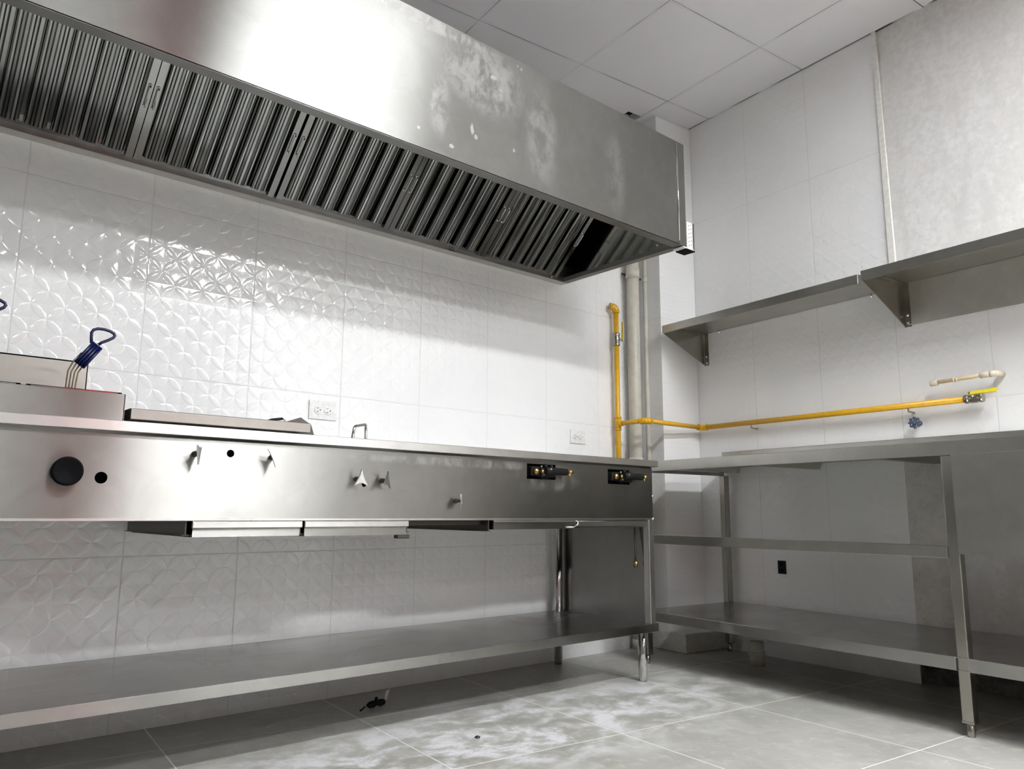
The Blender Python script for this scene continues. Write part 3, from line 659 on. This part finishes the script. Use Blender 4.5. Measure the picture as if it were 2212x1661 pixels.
# vertical waste and conduit pipes by the corner
t = thing('drain_pipe', 'thick aged white drain pipe standing in the corner behind the counter', 'pipe', (-.398, -.048, 0))
m = MB(); m.sweep([(-.398, -.048, 0), (-.398, -.048, 2.74)], .0335, 20); part('pipe', m, 'pvc', t)
for z0, z1 in ((1.93, 1.99), (0, .05), (.90, .96)):
    m = MB(); m.sweep([(-.398, -.048, z0), (-.398, -.048, z1)], .0375, 20); part('coupling', m, 'pvc', t)
single('conduit_pipe', MB().sweep([(-.300, -.052, 0), (-.300, -.052, 2.74)], .0125, 14).sweep([(-.300, -.052, 1.93), (-.300, -.052, 1.96)], .0155, 14), 'pvc', 'thin white pipe beside the thick drain pipe in the corner', 'pipe', (-.300, -.052, 0))
single('pipe_clamp', MB().box((-.445, -.012, 1.955), (-.285, -.008, 1.966)), 'darksteel', 'thin dark strap holding the two corner pipes below the hood', 'clamp', (-.36, -.01, 1.96))
# water pipe and hand wheel on the right wall
t = thing('water_pipe', 'short cream coloured plastic water pipe stub on the right wall above the gas valve', 'pipe', (.03, 1.6, 1.21), 'R')
m = MB(); m.sweep([(.055, 1.475, 1.206), (.055, 1.70, 1.214)], .0082, 12); part('pipe', m, 'cpvc', t)
m = MB(); m.lathe((.055, 1.462, 1.205), (0, 1, .03), [(0, .008), (.003, .0125), (.030, .0125), (.032, .010)], 16); part('end_cap', m, 'cpvcf', t)
for y, z in ((1.555, 1.2085), (1.567, 1.209)):
    m = MB(); m.lathe((.055, y, z), (0, 1, .03), [(0, .0105), (.004, .0105)], 14); part('collar', m, 'cpvcf', t)
m = MB(); m.lathe((.055, 1.655, 1.212), (0, 1, .03), [(0, .010), (.002, .0125), (.034, .0125), (.036, .010)], 16); part('socket_coupling', m, 'cpvcf', t)
m = MB(); m.sweep(arc((.055, 1.68, 1.213), (.055, 1.712, 1.214), (0, 1.712, 1.214), .02, 6)+[(.0, 1.712, 1.214)], .0125, 14); part('wall_elbow', m, 'cpvcf', t)
t = thing('hand_wheel', 'small blue grey valve hand wheel on the right wall below the gas pipe', 'valve handle', (0, 1.38, 1.053), 'R')
m = MB(); pts = []
for i in range(64):
    a = 2*PI*i/64; r = .0225+.0032*math.cos(8*a); pts.append((.038, 1.380+r*math.cos(a), 1.053+r*math.sin(a)))
m.prism(pts, (.010, 0, 0)); k = MB()
rim = part('wheel_rim', m, 'bluem', t)
for i in range(4):
    a = 2*PI*i/4+.5; k.lathe((.030, 1.380+.0145*math.cos(a), 1.053+.0145*math.sin(a)), (1, 0, 0), [(0, .0048), (.03, .0048)], 12)
cut(rim, k)
m = MB(); m.lathe((0, 1.38, 1.053), (1, 0, 0), [(0, .011), (.004, .011), (.006, .006), (.038, .006), (.048, .009), (.052, .0085), (.055, .006)], 16); part('stem', m, 'bluem', t)
t = thing('wall_socket_box', 'small black socket in the tiled wall under the right table', 'electrical outlet', (0, .668, .423), 'R')
m = MB(); m.box((0, .645, .392), (.004, .691, .454), .0015); part('cover_plate', m, 'blackm', t)
m = MB(); m.lathe((.004, .668, .437), (1, 0, 0), [(0, .009), (.0015, .009)], 14); m.lathe((.004, .668, .409), (1, 0, 0), [(0, .009), (.0015, .009)], 14); part('socket_face', m, 'black', t)
# ================================================================== wall shelves
def wall_shelf(s0, s1, D, zb, lab, plate, br):
    t = thing('wall_shelf', lab, 'shelf', (.0, (s0+s1)/2, zb), 'R')
    m = MB(); zt = zb+.040
    m.box((D-.003, s0, zb), (D, s1, zt), .001); m.box((.002, s0, zt-.003), (D-.003, s1, zt)); m.box((D-.014, s0, zb), (D-.003, s1, zb+.002)); m.box((.002, s0, zt-.003), (.005, s1, zt+.02)); m.box((.003, s0, zt-.003), (D-.003, s0+.003, zt)); 
    part('shelf_board', m, 'table', t)
    for b in br:
        m = MB(); zc = 1.475
        m.prism([(D-.006, b, zb+.0), (.006, b, zc), (.006, b, zt-.004), (D-.006, b, zt-.004)], (0, .003, 0)); m.box((0, b, zc-.005), (.003, b+.030, zt-.004)); m.box((.006, b, zt-.006), (D-.02, b+.025, zt-.004)); 
        q = part('bracket', m, 'tabled', t)
        for z in (zc+.012, zc+.045):
            m = MB(); m.lathe((.003, b+.016, z), (1, 0, 0), [(0, .006), (.003, .006), (.006, .003)], 8); part('anchor_bolt', m, 'screwm', q)
    if plate:
        m = MB(); m.box((0, s0+.022, 1.477), (.0025, s1, zt-.004)); m.box((0, s0+.022, 1.477), (.008, s1, 1.480)); part('back_plate', m, 'plate2', t)
    for s in ((s0+.12, s1-.12) if not plate else ()):
        m = MB(); m.lathe((.02, s, zt-.003), (0, 0, -1), [(0, .004), (.018, .004)], 8); part('bolt', m, 'screwm', t)
    return t
wall_shelf(.235, 1.340, .325, 1.611, 'stainless wall shelf nearest the corner, without a back plate', False, [.236])
wall_shelf(1.346, 2.70, .312, 1.626, 'stainless wall shelf nearer the camera, with a back plate below it', True, [1.350, 2.62])
# ================================================================== right work table
tb = thing('work_table', 'stainless steel work table with sink apron and bottom shelf along the right wall', 'work table', (.33, 1.8, 0), 'R')
D = .645; S0, S1 = .345, 3.25; TT = .914
m = MB(); m.box((D-.003, S0, TT-.046), (D, S1, TT), .0012); m.box((.01, S0, TT-.004), (D-.003, S1, TT)); m.box((.01, S0, TT-.046), (D, S0+.003, TT)); m.box((D-.018, S0, TT-.046), (D-.003, S1, TT-.0435)); part('worktop', m, 'table', tb)
m = MB(); m.box((.006, S0, TT-.004), (.022, S1, .992), .002); part('backsplash', m, 'table', tb)
for s in (.46, .92, 1.46, 2.4):
    m = MB(); m.prism([(.05, s-.028, TT-.004), (.05, s-.016, TT-.036), (.05, s+.016, TT-.036), (.05, s+.028, TT-.004)], (D-.06, 0, 0)); part('stiffener', m, 'tabled', tb)
m = MB(); m.box((D-.003, 1.800, .556), (D-.001, 3.22, TT-.046)); m.box((D-.02, 1.800, .553), (D-.001, 3.22, .557)); m.box((.08, 1.83, .57), (D-.003, 3.2, .572)); m.box((.08, 1.83, .57), (D-.003, 1.834, TT-.01)); part('sink_apron', m, 'table', tb)
def post(d, s, foot=True):
    m = MB(); hw_ = .0175; m.box((d-hw_-.002, s-hw_, .045), (d+hw_-.002, s+hw_, TT-.046 if foot else TT-.004), .003, seg=2); p = part('leg', m, 'tabled', tb)
    m = MB(); m.lathe((d, s, 0), (0, 0, 1), [(0, .0115), (.006, .0125), (.047, .0125)], 6); m.box((d-hw_-.003, s-hw_-.001, .040), (d+hw_-.001, s+hw_+.001, .046), .001); part('foot', m, 'tabled', p)
for d, s in ((.6225, .380), (.6225, 1.782), (.6225, 3.2), (.045, .372), (.045, 1.9), (.045, 3.2)): post(d, s)
m = MB(); m.box((D-.032, S0+.06, .5385), (D-.002, 1.765, .578), .002, seg=2); part('cross_rail', m, 'table', tb)
m = MB()
for s0, s1 in ((S0+.02, 1.7625), (1.8015, S1-.02)): m.box((D-.004, s0, .195), (D, s1, .236), .001)
m.box((.02, S0+.02, .233), (D-.004, S1-.02, .236)); m.box((D-.018, S0+.02, .195), (D-.004, S1-.02, .197)); m.box((.02, S0+.02, .205), (.023, S1-.02, .236)); part('bottom_shelf', m, 'shelf', tb)
# ================================================================== small things on the floor
t = thing('pipe_stub', 'short grimy white pipe stub standing on the floor under the right table', 'pipe', (.235, .684, 0), 'R')
m = MB(); m.sweep([(.235, .684, 0), (.235, .684, .05), (.234, .684, .105)], [.034, .033, .031], 18); m.sweep([(.235, .684, .045), (.235, .684, .060)], .037, 18); part('pipe', m, 'pvc', t)
t = thing('burner_scrap', 'small black metal piece with a scrap of paper lying on the floor under the counter', 'debris', (-2.02, -.21, 0))
m = MB(); m.lathe((-2.07, -.225, .012), (1, .15, 0), [(0, .004), (.01, .010), (.03, .012), (.034, .008), (.05, .008), (.055, .012), (.075, .010), (.08, .004)], 10); m.lathe((-2.03, -.22, .018), (0, 0, 1), [(0, .006), (.012, .006), (.016, .003)], 8); m.sweep([(-2.08, -.228, .01), (-2.095, -.235, .004), (-2.105, -.24, .003)], .003, 6); part('metal_piece', m, 'blackm', t)
m = MB(); m.prism([(-1.995, -.213, .012), (-1.982, -.211, .018), (-1.965, -.20, .05), (-1.985, -.206, .045)], (.001, -.002, 0)); part('paper_scrap', m, 'paper', t)
single('pebble', MB().lathe((-1.99, -.74, 0), (0, 0, 1), [(0, .008), (.003, .009), (.006, .005)], 9), 'darksteel', 'dark crumb of debris on the dusty floor in front of the counter', 'debris', (-1.99, -.74, 0))
